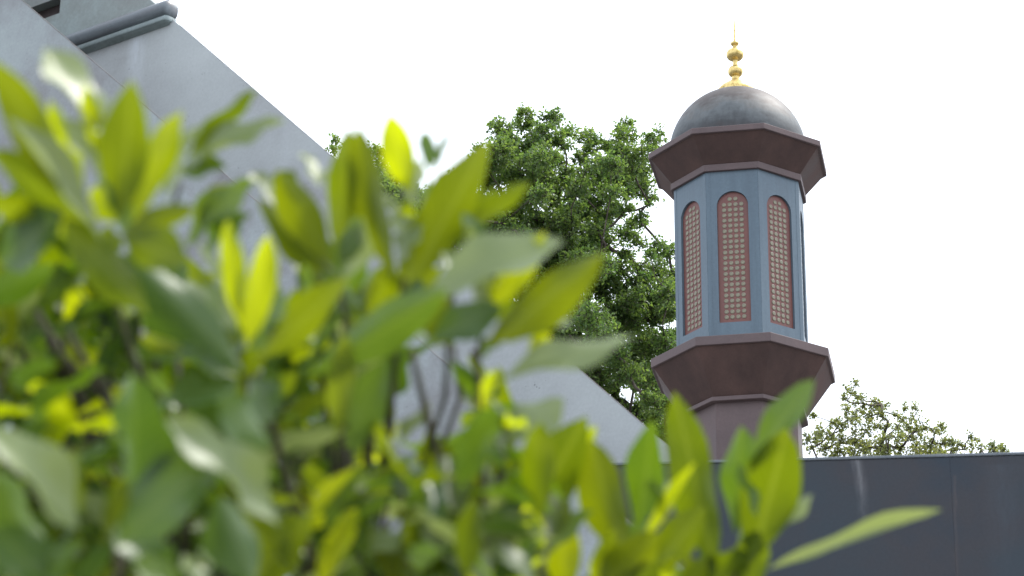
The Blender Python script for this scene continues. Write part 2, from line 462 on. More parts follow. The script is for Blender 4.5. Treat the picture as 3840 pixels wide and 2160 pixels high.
# ------------------------------------------------------------------ slate wall at the lower right
PW_A = R(-5.6)
pw = Vector((0.633, 13.585, 0.0))
wall = empty('boundary_wall', pw, PW_A)
tag(wall, 'dark slate blue metal wall below the minaret, with a pale run-off streak', 'wall')
WT = 4.815 + HC
joints = [-0.42, 1.505, 3.45, 5.4, 7.35, 9.3]
for k in range(5):
    bm = bmesh.new()
    bm_box(bm, joints[k] + 0.0002, joints[k + 1] - 0.0002, 0.0, 0.04, 0.0, WT - 0.018)
    bevel(bm, 0.0004, 1)
    o = bm_obj('cladding_panel', bm, M['slate'], wall)
bm = bmesh.new(); bm_box(bm, joints[0], joints[-1], 0.042, 0.34, 0.0, WT - 0.02)
bm_obj('wall_core', bm, M['slate'], wall)
bm = bmesh.new(); bm_box(bm, joints[0] - 0.004, joints[-1], -0.006, 0.345, WT - 0.016, WT); bevel(bm, 0.004, 2)
bm_obj('coping', bm, M['coping'], wall)

# ------------------------------------------------------------------ minaret
TX, TY, TH = 3.3822056, 39.8567521, R(-168.38813)
mina = empty('minaret', (TX, TY, 0), 0)
tag(mina, 'octagonal blue grey and brown minaret with a dome and gilded finial', 'minaret')
def ocv(r, z): return [Vector((r * math.cos(TH + k * math.pi / 4), r * math.sin(TH + k * math.pi / 4), z)) for k in range(8)]
def oct_loft(name, secs, mat, bev=0.008, cap=True):
    """secs: list of (radius, height above the eye), bottom to top."""
    bm = bmesh.new()
    rings = [[bm.verts.new(p) for p in ocv(r, z + HC)] for r, z in secs]
    for a, c in zip(rings, rings[1:]):
        for k in range(8):
            bm.faces.new((a[k], a[(k + 1) % 8], c[(k + 1) % 8], c[k]))
    if cap:
        bm.faces.new(list(reversed(rings[0]))); bm.faces.new(rings[-1])
    if bev: bevel(bm, bev, 2, 20)
    return bm_obj(name, bm, mat, mina)

ZU, ZUB, ZB1, ZB0 = 18.906, 18.827, 18.445, 18.337       # upper cornice
YL, YLB, YB1, YB0 = 15.608, 15.485, 14.836, 14.770       # lower cornice
oct_loft('upper_cornice', [(1.035, ZB1 + 0.0), (1.345, ZUB - 0.012), (1.345, ZUB + 0.01)], M['brown'])
oct_loft('cornice_band', [(1.37, ZUB - 0.014), (1.388, ZUB - 0.012), (1.388, ZU), (1.36, ZU + 0.006)], M['mauve'])
oct_loft('cornice_band', [(1.03, ZB0), (1.052, ZB0), (1.052, ZB1 - 0.002), (1.02, ZB1 + 0.003)], M['mauve'])
oct_loft('lower_cornice', [(0.905, YB1), (1.352, YLB - 0.012), (1.352, YLB + 0.01)], M['brown'])
oct_loft('cornice_band', [(1.375, YLB - 0.014), (1.393, YLB - 0.012), (1.393, YL), (1.37, YL + 0.006)], M['mauve'])
oct_loft('cornice_band', [(0.90, YB0), (0.96, YB0), (0.96, YB1 - 0.002), (0.92, YB1 + 0.003)], M['mauve'])
oct_loft('lower_shaft', [(0.86, -HC), (0.86, YB0 + 0.03)], M['mauve'])

# octagonal shaft: eight flat faces with an arched recess each
RC = 1.0011
ZS0, ZS1 = YL - 0.03, ZB0 + 0.04
PT, PS, PB, PHW = 18.012, 17.785, 15.945, 0.229           # arch top, springing, foot, half width
def arch(hw, top, spring, foot, nseg=16):
    pts = [(-hw, foot), (hw, foot)]
    for k in range(nseg + 1):
        a = math.pi * k / nseg
        pts.append((hw * math.cos(a), spring + (top - spring) * math.sin(a)))
    return pts
bm = bmesh.new()
DEP = 0.045
faces_info = []
for k in range(8):
    a0, a1 = TH + k * math.pi / 4, TH + (k + 1) * math.pi / 4
    A = Vector((RC * math.cos(a0), RC * math.sin(a0), 0)); B = Vector((RC * math.cos(a1), RC * math.sin(a1), 0))
    mid = (A + B) / 2
    nn = mid.normalized(); tt = (B - A).normalized(); hw = (B - A).length / 2
    faces_info.append((mid, nn, tt))
    P = lambda t, z, d=0.0: mid + tt * t - nn * d + Vector((0, 0, z + HC))
    outer = [bm.verts.new(P(t, z)) for t, z in ((-hw, ZS0), (hw, ZS0), (hw, ZS1), (-hw, ZS1))]
    ap = arch(PHW, PT, PS, PB)
    inner = [bm.verts.new(P(t, z)) for t, z in ap]
    back = [bm.verts.new(P(t, z, DEP)) for t, z in ap]
    es = []
    for lp in (outer, inner):
        for i in range(len(lp)): es.append(bm.edges.new((lp[i], lp[(i + 1) % len(lp)])))
    bmesh.ops.triangle_fill(bm, use_beauty=True, edges=es)
    for i in range(len(inner)):
        j = (i + 1) % len(inner)
        bm.faces.new((inner[i], inner[j], back[j], back[i]))
bmesh.ops.remove_doubles(bm, verts=bm.verts, dist=0.0005)
bm_obj('shaft', bm, M['shaft'], mina)
# narrow lap strips at the corners of the shaft
bm = bmesh.new()
for k in range(8):
    mid, nn, tt = faces_info[k]
    hw = RC * math.sin(math.pi / 8)
    for sgn in (-1, 1):
        c0 = mid + tt * sgn * (hw - 0.001); c1 = mid + tt * sgn * (hw - 0.06)
        ps = [c0 + nn * 0.003, c1 + nn * 0.003, c1 - nn * 0.004, c0 - nn * 0.004]
        lo = [bm.verts.new(p + Vector((0, 0, ZS0 + HC + 0.02))) for p in ps]
        hi = [bm.verts.new(p + Vector((0, 0, ZS1 + HC - 0.05))) for p in ps]
        for i in range(4):
            bm.faces.new((lo[i], lo[(i + 1) % 4], hi[(i + 1) % 4], hi[i]))
        bm.faces.new(lo); bm.faces.new(hi)
o = bm_obj('corner_lap', bm, M['shaft'], mina); o['kind'] = 'stuff'

# disc: a shallow domed boss
def disc_bm(bm, org, nn, tt, r=0.0325, h=0.010, n=14):
    up = Vector((0, 0, 1))
    def ring(rr, d): return [bm.verts.new(org + tt * rr * math.cos(i * 2 * math.pi / n) + up * rr * math.sin(i * 2 * math.pi / n) + nn * d) for i in range(n)]
    r0, r1, r2 = ring(r, -0.002), ring(r, h * 0.6), ring(r * 0.72, h)
    for a, c in ((r0, r1), (r1, r2)):
        for i in range(n): bm.faces.new((a[i], a[(i + 1) % n], c[(i + 1) % n], c[i]))
    bm.faces.new(r2)
rows = [(z, (-0.042, 0.042)) for z in (17.9,)] + [(17.812 - 0.08452 * i, (-0.1265, -0.0422, 0.0422, 0.1265)) for i in range(22)]
for k in range(8):
    mid, nn, tt = faces_info[k]
    bm = bmesh.new()
    ap = arch(PHW - 0.001, PT - 0.001, PS, PB + 0.001)
    f = [bm.verts.new(mid + tt * t - nn * (DEP - 0.006) + Vector((0, 0, z + HC))) for t, z in ap]
    g = [bm.verts.new(mid + tt * t - nn * (DEP + 0.02) + Vector((0, 0, z + HC))) for t, z in ap]
    bm.faces.new(f); bm.faces.new(list(reversed(g)))
    for i in range(len(f)): bm.faces.new((f[i], g[i], g[(i + 1) % len(f)], f[(i + 1) % len(f)]))
    panel = bm_obj('inlay_panel', bm, M['inlay'], mina)
    if k in (0, 1, 2):                       # the three faces the photograph shows
        bm = bmesh.new(); disc_bm(bm, Vector((0, 0, 0)), nn, tt)
        me = bpy.data.meshes.new('disc')
        bmesh.ops.recalc_face_normals(bm, faces=bm.faces); bm.to_mesh(me); bm.free()
        me.materials.append(M['disc'])
        for z, ts in rows:
            for t in ts:
                d = bpy.data.objects.new('disc', me); COL.objects.link(d)
                d.parent = panel
                d.location = mid + tt * t - nn * (DEP - 0.006) + Vector((0, 0, z + HC))
    else:
        bm = bmesh.new()
        for z, ts in rows:
            for t in ts: disc_bm(bm, mid + tt * t - nn * (DEP - 0.006) + Vector((0, 0, z + HC)), nn, tt, n=10)
        d = bm_obj('disc', bm, M['disc'], panel); d['kind'] = 'stuff'

def lathe(name, prof, mat, parent, loc, n=48):
    bm = bmesh.new()
    rings = []
    for r, z in prof:
        if r < 1e-5: rings.append([bm.verts.new((0, 0, z))])
        else: rings.append([bm.verts.new((r * math.cos(i * 2 * math.pi / n), r * math.sin(i * 2 * math.pi / n), z)) for i in range(n)])
    for a, c in zip(rings, rings[1:]):
        for i in range(n):
            j = (i + 1) % n
            if len(a) == 1 and len(c) == 1: continue
            if len(a) == 1: bm.faces.new((a[0], c[j], c[i]))
            elif len(c) == 1: bm.faces.new((a[i], a[j], c[0]))
            else: bm.faces.new((a[i], a[j], c[j], c[i]))
    o = bm_obj(name, bm, mat, parent, True)
    o.location = loc
    return o
DR, DZ = 1.03, 19.035
prof = [(DR, -0.12), (DR, -0.02)] + [(DR * math.cos(R(a)), DR * math.sin(R(a)) * 1.0) for a in range(4, 90, 4)] + [(0, DR)]
lathe('dome', prof, M['dome'], mina, (0, 0, DZ + HC), 72)
zf = lambda y: 20.154 + (330 - y) * 0.004573 + HC          # height for a photo row on the axis
fin = lathe('finial', [(0.275, zf(364)), (0.292, zf(358)), (0.295, zf(347)), (0.28, zf(340)), (0.245, zf(330)), (0.19, zf(321)), (0.125, zf(311)), (0.075, zf(304)), (0.055, zf(297)), (0.062, zf(293)), (0.062, zf(290)), (0.045, zf(287))], M['gold'], mina, (0, 0, 0), 40)
def ball(yc, r, hh, sharp):
    pr = []
    for k in range(0, 19):
        a = -math.pi / 2 + math.pi * k / 18
        pr.append((max(0.012, r * math.cos(a) ** sharp), zf(yc) + hh * math.sin(a)))
    return lathe('finial_ball', pr, M['gold'], fin, (0, 0, 0), 32)
ball(269, 0.114, 0.094, 0.8); ball(206, 0.134, 0.1, 0.8); ball(164.5, 0.064, 0.036, 0.8)
lathe('finial_stem', [(0.05, zf(292)), (0.036, zf(255)), (0.040, zf(248)), (0.034, zf(240)), (0.036, zf(226)), (0.044, zf(222)), (0.03, zf(205))], M['gold'], fin, (0, 0, 0), 24)
lathe('finial_stem', [(0.05, zf(188)), (0.036, zf(180)), (0.03, zf(174)), (0.034, zf(170)), (0.02, zf(165))], M['gold'], fin, (0, 0, 0), 24)
lathe('finial_spike', [(0.03, zf(159)), (0.017, zf(155)), (0.015, zf(130)), (0.014, zf(100)), (0.012, zf(80)), (0.004, zf(76))], M['gold'], fin, (0, 0, 0), 16)

# ------------------------------------------------------------------ oak trees
def leaf_cloud(name, pos, axis, nrm, length, width, tone, mat, parent):
    """Many lobed leaves (two folded halves, six outline points each side reduced to a light outline)."""
    nL = len(pos)
    side = np.cross(axis, nrm); side /= np.linalg.norm(side, axis=1, keepdims=True) + 1e-9
    nrm = np.cross(side, axis)
    outl = np.array([(0, 0), (0.36, 0.30), (0.5, 0.70), (0, 1.0), (-0.5, 0.70), (-0.36, 0.30)])
    nv = len(outl)
    V = np.zeros((nL, nv, 3))
    for i, (sx_, t) in enumerate(outl):
        V[:, i] = pos + axis * (t * length)[:, None] + side * (sx_ * width)[:, None] + nrm * ((abs(sx_) * 0.25 * width) - 0.25 * length * t * t)[:, None]
    V = V.reshape(-1, 3)
    tri = [(0, 1, 2, 3), (0, 3, 4, 5)]
    me = bpy.data.meshes.new(name)
    me.vertices.add(len(V)); me.vertices.foreach_set('co', V.ravel())
    idx = (np.arange(nL)[:, None, None] * nv + np.array(tri)[None]).reshape(-1, 4)
    nf = len(idx)
    me.loops.add(nf * 4); me.loops.foreach_set('vertex_index', idx.ravel())
    me.polygons.add(nf)
    me.polygons.foreach_set('loop_start', np.arange(nf) * 4)
    me.polygons.foreach_set('loop_total', np.full(nf, 4))
    me.update(calc_edges=True)
    at_ = me.attributes.new('tone', 'FLOAT', 'FACE')
    at_.data.foreach_set('value', np.repeat(tone, 2))
    me.validate()
    o = link(name, me, parent, mat)
    return o

def unit(v): return v / (np.linalg.norm(v, axis=-1, keepdims=True) + 1e-9)

def build_tree(name, label, lobes, fill, D, trunk_px, mat, dens=1.0, leaf_l=0.060, depth_sp=1.6, bigleaf=1.0):
    """lobes: (x, y, r) in photo pixels at distance D; fill: (polygon, count, r)."""
    px = D / FPX
    base = at(trunk_px, 1700, D); base.z = 0
    root = empty(name, base)
    tag(root, label, 'tree')
    L = []
    for (x, y, r) in lobes:
        p = at(x, y, D + rng.normal(0, depth_sp * 0.6)); L.append((np.array(p), r * px))
    for poly, cnt, r in fill:
        poly = np.array(poly, float)
        lo, hi = poly.min(0), poly.max(0)
        k = 0
        while k < cnt:
            q = lo + rng.random(2) * (hi - lo)
            ins = False; j = len(poly) - 1
            for i in range(len(poly)):
                if (poly[i, 1] > q[1]) != (poly[j, 1] > q[1]) and q[0] < (poly[j, 0] - poly[i, 0]) * (q[1] - poly[i, 1]) / (poly[j, 1] - poly[i, 1]) + poly[i, 0]: ins = not ins
                j = i
            if not ins: continue
            k += 1
            p = at(q[0], q[1], D + rng.normal(0, depth_sp)); L.append((np.array(p), r * px * rng.uniform(0.8, 1.2)))
    # branches: join every lobe to the nearest joined point nearer the trunk foot
    t0 = np.array(base)
    zmin = min(p[2] for p, _ in L)
    tr_top = np.array(at(trunk_px, 1700, D)); tr_top[2] = zmin - 0.3
    nodes = [t0, t0 * 0.5 + tr_top * 0.5 + np.array([0.15, 0, 0]), tr_top]
    par = [-1, 0, 1]
    cen = np.mean([p for p, _ in L], axis=0)
    for f in (0.3, 0.6, 0.9):
        nodes.append(tr_top * (1 - f) + cen * f + rng.normal(0, 0.2, 3)); par.append(len(nodes) - 2)
    order = sorted(range(len(L)), key=lambda i: np.linalg.norm(L[i][0] - tr_top))
    lobe_node = {}
    for i in order:
        p = L[i][0]
        arr = np.array(nodes[2:])
        dd = np.linalg.norm(arr - p, axis=1) + 0.35 * np.linalg.norm(arr - tr_top, axis=1) * 0.3 + np.maximum(0, arr[:, 2] - p[2]) * 0.8
        j = int(np.argmin(dd)) + 2
        nodes.append(p); par.append(j); lobe_node[i] = len(nodes) - 1
    w = np.zeros(len(nodes))
    for i in range(len(nodes) - 1, -1, -1):
        w[i] += 1
        if par[i] >= 0: w[par[i]] += w[i]
    rad = 0.0075 * bigleaf * w ** 0.5
    bm = bmesh.new()
    def V3(a): return Vector(a) - base
    tube_mesh(bm, [V3(nodes[0]), V3(nodes[1]), V3(nodes[2])], [max(0.28, rad[0] * 1.3), max(0.2, rad[1] * 1.1), rad[2] * 1.1], 12)
    bm_obj('trunk', bm, M['bark'], root, True)
    bm = bmesh.new()
    for i in range(3, len(nodes)):
        a, c = nodes[par[i]], nodes[i]
        md = (a + c) / 2 + rng.normal(0, 0.10, 3) * np.linalg.norm(c - a)
        tube_mesh(bm, [V3(a), V3(md), V3(c)], [min(rad[par[i]], rad[i] * 1.5), rad[i] * 1.15, rad[i]], 6)
    # twigs and leaves
    P, A, N, LL, WW, T = [], [], [], [], [], []
    for i, (p, r) in enumerate(L):
        nt = max(4, int(42 * dens * (r / (50 * px)) ** 1.7))
        lobe_tone = rng.normal(0, 0.13)
        for _ in range(nt):
            o_ = unit(rng.normal(0, 1, 3)) * r * rng.random() ** 0.45 * np.array([1.1, 1.1, 0.85])
            s = p + o_ * 0.8
            d = unit(0.5 * o_ / r + rng.normal(0, 0.55, 3) + np.array([0, 0, 0.35]))
            e = s + d * r * rng.uniform(0.35, 0.75)
            tw_tone = rng.normal(0, 0.16)
            tube_mesh(bm, [V3(s), V3((s + e) / 2 + rng.normal(0, 0.02, 3)), V3(e)], [0.008 * bigleaf, 0.006 * bigleaf, 0.003], 4)
            nl = rng.integers(10, 22)
            u = rng.uniform(0.05, 1.05, nl)
            pos = s + (e - s) * u[:, None] + rng.normal(0, 0.034 * bigleaf, (nl, 3))
            ax = unit(d + rng.normal(0, 0.85, (nl, 3)))
            nr = unit(rng.normal(0, 0.75, (nl, 3)) + np.array([0, 0, 1.0]))
            P.append(pos); A.append(ax); N.append(nr)
            l_ = leaf_l * rng.uniform(0.55, 1.35, nl); LL.append(l_); WW.append(l_ * rng.uniform(0.55, 0.75, nl))
            T.append(np.clip(0.45 + lobe_tone + tw_tone + 0.2 * (u - 0.6) + rng.normal(0, 0.2, nl), 0, 1))
    bm_obj('limb', bm, M['bark'], root, True)
    P = np.concatenate(P) - np.array(base)
    o = leaf_cloud('crown', P, np.concatenate(A), np.concatenate(N), np.concatenate(LL), np.concatenate(WW), np.concatenate(T), mat, root)
    o['kind'] = 'stuff'
    return root

lobes = [(1970, 433, 34), (1960, 475, 40), (2064, 455, 46), (2040, 500, 45), (1871, 482, 42), (1905, 530, 40), (2010, 520, 55), (2142, 500, 32), (2087, 530, 40), (2115, 545, 25),
         (2197, 516, 34), (2225, 530, 30), (2345, 470, 30), (2346, 520, 45), (2274, 545, 28), (2310, 560, 40), (2456, 515, 34), (2440, 550, 32), (2412, 575, 40), (2335, 582, 50), (1882, 575, 50), (1950, 580, 62),
         (2031, 590, 52), (2086, 612, 34), (2197, 582, 40), (2172, 600, 28), (2258, 615, 45), (2418, 630, 40), (2362, 640, 50), (1805, 575, 30), (1790, 612, 30), (1825, 648, 38),
         (1882, 640, 42), (1976, 665, 68), (2053, 675, 58), (2120, 655, 30), (2180, 690, 46), (2252, 690, 56), (2318, 680, 48), (2418, 700, 36), (2450, 745, 20), (2425, 738, 16), (2437, 768, 14), (2380, 720, 30), (1815, 695, 26),
         (2004, 728, 62), (1943, 750, 62), (2086, 735, 58), (2158, 735, 42), (2208, 780, 52), (2285, 748, 46), (2345, 790, 32), (2400, 820, 28), (2415, 845, 18), (2268, 820, 46), (2370, 840, 26), (2300, 790, 30),
         (2197, 850, 56), (2335, 885, 46), (2385, 907, 34), (2252, 905, 56), (2335, 950, 26), (2360, 960, 18), (1880, 790, 60), (1850, 850, 55), (1790, 760, 35), (2120, 830, 60), (2130, 930, 60), (2050, 900, 70),
         (2470, 940, 40), (2510, 955, 38), (2440, 962, 22), (2318, 1007, 42), (2395, 1000, 30), (2462, 1015, 62), (2530, 1040, 45), (2390, 1062, 62), (2307, 1078, 42), (2473, 1095, 70), (2350, 1120, 50), (2270, 1130, 32),
         (1262, 525, 16), (1245, 562, 20), (1300, 555, 24), (1400, 565, 24), (1430, 580, 28), (1440, 612, 28), (1697, 652, 12), (1350, 600, 32)]
fill = [([(1800, 560), (2000, 480), (2100, 570), (2130, 640), (2260, 600), (2420, 600), (2390, 690), (2310, 800), (2250, 950), (1800, 950)], 70, 44),
        ([(1260, 590), (1460, 620), (1560, 760), (1740, 760), (1800, 850), (2250, 960), (2250, 1080), (1900, 1250), (1300, 900)], 165, 55),
        ([(2170, 1160), (2240, 1180), (2330, 1130), (2545, 1080), (2580, 1330), (2570, 1480), (2570, 1740), (2200, 1380)], 78, 56),
        ([(1350, 900), (1900, 1250), (2200, 1150), (2250, 1400), (2560, 1740), (2000, 1850), (1450, 1350)], 70, 60),
        ([(2160, 1020), (2260, 1000), (2300, 1040), (2230, 1090), (2150, 1090)], 8, 40)]
build_tree('oak_tree', 'large dark green oak tree standing close behind the left side of the minaret', lobes, fill, 56.0, 2250, M['oak_leaf'])

# the lower tree right of the minaret (zoomed positions: x = 2700 + X/1.789, y = 1350 + Y/1.789)
z2 = [(912, 150, 18), (850, 200, 14), (885, 215, 18), (930, 240, 14), (850, 275, 28), (900, 300, 26), (960, 290, 34), (1040, 280, 22), (1085, 300, 26), (1020, 330, 34), (840, 350, 34), (910, 370, 45), (1000, 380, 48), (1085, 380, 36), (1095, 310, 16),
      (740, 430, 26), (790, 440, 40), (860, 440, 52), (950, 460, 60), (1040, 450, 45), (690, 470, 30), (640, 490, 26), (590, 510, 20), (570, 540, 20), (640, 540, 34), (720, 520, 48), (620, 590, 36), (700, 600, 46), (800, 540, 56), (790, 620, 56), (900, 560, 60), (1000, 560, 52),
      (1240, 330, 26), (1310, 320, 18), (1190, 375, 26), (1240, 390, 34), (1300, 385, 28), (1350, 410, 30), (1130, 440, 28), (1200, 450, 38), (1270, 450, 40), (1330, 470, 38), (1385, 460, 22), (1180, 520, 44), (1260, 530, 48), (1340, 540, 44), (1110, 520, 34), (1080, 590, 50), (1200, 600, 56), (1300, 600, 56),
      (1440, 490, 30), (1490, 440, 16), (1485, 490, 24), (1420, 560, 36), (1500, 560, 38), (1560, 560, 34), (1600, 560, 20), (1380, 610, 40), (1460, 620, 40), (1550, 610, 40), (1640, 600, 26),
      (1680, 510, 15), (1725, 540, 20), (1700, 580, 26), (1750, 590, 26), (1825, 580, 22), (1890, 590, 14), (622, 372, 8), (1840, 610, 24), (1905, 610, 10)]
lobes2 = [(2700 + X / 1.789, 1350 + Y / 1.789, r / 1.789 * 1.15) for X, Y, r in z2]
fill2 = [([(3010, 1690), (3700, 1690), (3700, 1850), (3010, 1850)], 40, 45)]
build_tree('oak_tree', 'paler thin-topped tree showing just above the slate wall', lobes2, fill2, 52.0, 3300, M['pale_oak_leaf'], dens=0.6, leaf_l=0.05, depth_sp=1.0, bigleaf=0.9)

# ------------------------------------------------------------------ laurel shrub in front
K = 3840 / 2576.0
shrub_base = Vector((-0.12, 2.25, 0.0))
shrub = empty('laurel_shrub', shrub_base)
tag(shrub, 'leafy evergreen laurel shrub filling the lower left in front of the building', 'shrub')

# unit leaf shapes: length 1 along Y, half width 0.5 along X, upper side +Z
def leaf_shape(seed):
    r = random.Random(seed)
    nu, nv = 10, 4
    bend = r.uniform(-0.10, 0.30); sweep = r.uniform(-0.07, 0.07); fold = r.uniform(0.10, 0.34)
    wav = r.uniform(0.04, 0.13); ph = r.uniform(0, 6.28); fq = r.uniform(7, 13)
    pw_ = r.uniform(0.72, 0.95); pt = r.uniform(0.74, 0.92)
    v, f = [], []
    for i in range(nu + 1):
        t = i / nu
        w = (max(t - 0.035, 0.0) ** pw_) * ((1 - t) ** pt) / ((pw_ / (pw_ + pt)) ** pw_ * (pt / (pw_ + pt)) ** pt)
        w = max(min(w * 0.5, 0.5), 0.010 if t < 0.97 else 0.001)
        if t < 0.07: w = max(w * 0.5, 0.018)
        for j in range(nv + 1):
            u = -1 + 2 * j / nv
            x = u * w + sweep * math.sin(math.pi * t)
            z = abs(u) * w * fold - bend * t * t * 0.9 + wav * abs(u) ** 2 * math.sin(fq * t + ph + (1.3 if u > 0 else 0)) * w * 2
            v.append((x, t, z))
    for i in range(nu):
        for j in range(nv):
            a = i * (nv + 1) + j
            f.append((a, a + 1, a + nv + 2, a + nv + 1))
    return v, f
NSH = 9
leaf_me = {}
for kd, mt in LM.items():
    for s in range(NSH):
        v, f = leaf_shape(100 + s)
        me = bpy.data.meshes.new('leaf')
        me.from_pydata(v, [], f); me.polygons.foreach_set('use_smooth', [True] * len(me.polygons)); me.update()
        me.materials.append(mt)
        leaf_me[kd, s] = me
leaf_count = 0
def place_leaf(kd, B, T, width, nrm, parent, shape=None, name='leaf'):
    global leaf_count
    ax = T - B; Ln = ax.length; ax = ax / Ln
    nrm = (nrm - ax * nrm.dot(ax)).normalized()
    sd = ax.cross(nrm)
    o = bpy.data.objects.new(name, leaf_me[kd, random.randrange(NSH) if shape is None else shape])
    COL.objects.link(o)
    Mx = Matrix.Identity(4)
    zs = nrm * (0.5 * (Ln + width))
    for r_ in range(3):
        Mx[r_][0] = sd[r_] * width; Mx[r_][1] = ax[r_] * Ln; Mx[r_][2] = zs[r_]
    o.parent = parent
    off = B - parent.matrix_world.translation if False else B - Vector(parent['at'])
    Mx.translation = off
    o.matrix_basis = Mx
    leaf_count += 1
    return o

# main stems from the ground to just under the view, then shoots ending in leaf whorls
stems = []
for sxp, syp, sd_ in ((150, 1750, 1.95), (480, 1650, 2.25), (900, 1640, 2.35), (1230, 1700, 2.3), (1560, 1750, 2.45), (1880, 1800, 2.6)):
    tip = at(sxp * K, syp * K, sd_)
    b0 = shrub_base + Vector(((tip.x - shrub_base.x) * 0.25, (tip.y - 2.25) * 0.3, 0))
    mid1 = b0.lerp(tip, 0.45) + Vector((random.uniform(-.05, .05), random.uniform(-.05, .05), 0))
    bm = bmesh.new()
    pts = [b0, b0.lerp(mid1, 0.5) + Vector((0.02, 0.01, 0)), mid1, mid1.lerp(tip, 0.55) + Vector((-0.02, 0.015, 0)), tip]
    tube_mesh(bm, [p - shrub_base for p in pts], [0.016, 0.014, 0.011, 0.009, 0.007], 8)
    bm_obj('stem', bm, M['twig'], shrub, True)
    stems.append(tip)

shoots = []
def make_shoot(path, r0=0.0032, r1=0.0018):
    """path: world points, top first."""
    top = path[0]
    st = min(stems, key=lambda s: (s - path[-1]).length)
    pts = list(path) + [path[-1].lerp(st, 0.55) + Vector((0, 0, -0.01)), st]
    pts.reverse()
    bm = bmesh.new()
    nn_ = len(pts)
    tube_mesh(bm, [p - shrub_base for p in pts], [r0 + (r1 - r0) * i / (nn_ - 1) for i in range(nn_)], 7)
    o = bm_obj('shoot', bm, M['twig'], shrub, True)
    o['at'] = tuple(shrub_base)
    shoots.append((o, top))
    return o

# leaf whorls traced from the photograph: node, distance, then leaves
# (kind, base x, y, tip x, y, width in px, turn about its axis in degrees, depth change base, depth change tip)
G = []
G.append(((250, 620), 1.95, [(320, 850), (420, 1150)], [
    ('O', 205, 520, -25, 150, 112, 10, -.02, -.05), ('P', 250, 335, 105, 128, 92, 60, .0, .02), ('Y', 262, 440, 213, 213, 56, 10, .0, .0),
    ('Y', 212, 475, 124, 258, 58, 5, .02, .02), ('P', 262, 455, 150, 300, 52, 55, .0, -.01), ('O', 300, 560, 338, 203, 122, -8, -.03, -.03),
    ('Y', 335, 560, 462, 278, 82, 20, -.02, .0), ('P', 420, 500, 478, 300, 40, 65, .0, .01), ('O', 240, 570, -30, 385, 95, -30, .0, -.03),
    ('P', 255, 605, 10, 300, 50, 62, -.03, -.06), ('O', 372, 790, 165, 545, 112, 20, -.03, -.03), ('O', 300, 600, 475, 520, 60, 20, -.02, .02),
    ('O', 305, 590, 470, 668, 112, -15, -.03, -.03), ('Y', 290, 560, 235, 470, 60, 30, .02, .0), ('D', 0, 660, 165, 540, 135, 40, .02, .0),
    ('M', 320, 600, 255, 420, 50, 60, .03, .03), ('O', 255, 620, -30, 470, 90, -40, .03, .0), ('M', 300, 560, 245, 450, 26, 55, -.03, -.03)]))
G.append(((455, 460), 2.25, [(425, 560), (370, 680), (400, 1000)], [
    ('O', 470, 395, 652, 228, 44, 45, .0, .03), ('P', 455, 432, 712, 285, 58, 58, .0, .02), ('M', 455, 440, 560, 400, 55, 50, .0, .0), ('O', 460, 450, 415, 310, 30, 20, .03, .05),
    ('M', 470, 620, 640, 440, 70, 40, .1, .1), ('O', 500, 560, 600, 470, 60, 35, .1, .12), ('M', 520, 640, 620, 530, 60, 60, .1, .1)]))
G.append(((608, 880), 2.05, [(625, 990), (640, 1200)], [
    ('Y', 607, 830, 573, 550, 62, 5, .0, .0), ('Y', 620, 872, 682, 596, 76, -10, -.01, .0), ('P', 590, 825, 500, 605, 46, 50, .02, .03), ('D', 612, 935, 330, 635, 135, 25, -.02, -.05),
    ('O', 640, 910, 893, 700, 88, -20, -.01, -.03), ('M', 595, 950, 345, 850, 46, 55, -.03, -.06), ('Y', 470, 890, 352, 845, 46, 20, -.04, -.06), ('D', 600, 960, 420, 1010, 110, 35, -.03, -.05),
    ('M', 640, 900, 700, 720, 70, 50, .04, .05), ('D', 630, 950, 700, 1050, 90, 45, .0, .0), ('M', 600, 860, 530, 700, 60, 40, .05, .06), ('D', 610, 960, 650, 800, 60, 60, .06, .08)]))
G.append(((850, 700), 2.2, [(870, 800), (860, 1000), (850, 1250)], [
    ('O', 835, 665, 688, 430, 96, 12, -.01, -.02), ('O', 850, 640, 880, 322, 98, -8, .0, .0), ('O', 990, 700, 885, 325, 92, 18, .0, .0), ('M', 850, 660, 905, 545, 62, 45, -.02, -.03),
    ('P', 862, 700, 913, 548, 55, 58, -.02, -.03), ('P', 800, 470, 778, 375, 46, 55, .06, .08), ('O', 840, 690, 650, 500, 70, 30, .02, .02), ('M', 760, 750, 780, 660, 26, 60, .0, .0),
    ('M', 850, 690, 720, 560, 60, 45, .04, .04), ('P', 700, 520, 640, 425, 50, 50, .06, .08), ('O', 700, 500, 745, 430, 70, 15, .04, .05)]))
G.append(((1015, 700), 2.3, [(1000, 850), (980, 1100)], [
    ('Y', 1035, 485, 978, 288, 84, 6, .0, .0), ('Y', 1012, 590, 1028, 500, 44, 0, .0, .0), ('P', 1010, 600, 985, 480, 50, 55, -.01, .0), ('M', 1085, 430, 1065, 330, 44, 20, .03, .04),
    ('M', 1100, 430, 1136, 325, 16, 40, .03, .05), ('O', 1020, 725, 1232, 362, 118, -10, -.02, .0), ('P', 1045, 520, 1060, 400, 44, 60, .0, .02), ('O', 1000, 720, 1130, 440, 70, 15, .02, .02),
    ('M', 1060, 640, 1075, 450, 60, 45, .03, .04), ('O', 1080, 560, 1110, 430, 40, 20, .04, .05), ('P', 1005, 660, 1050, 560, 46, 60, -.02, -.02)]))
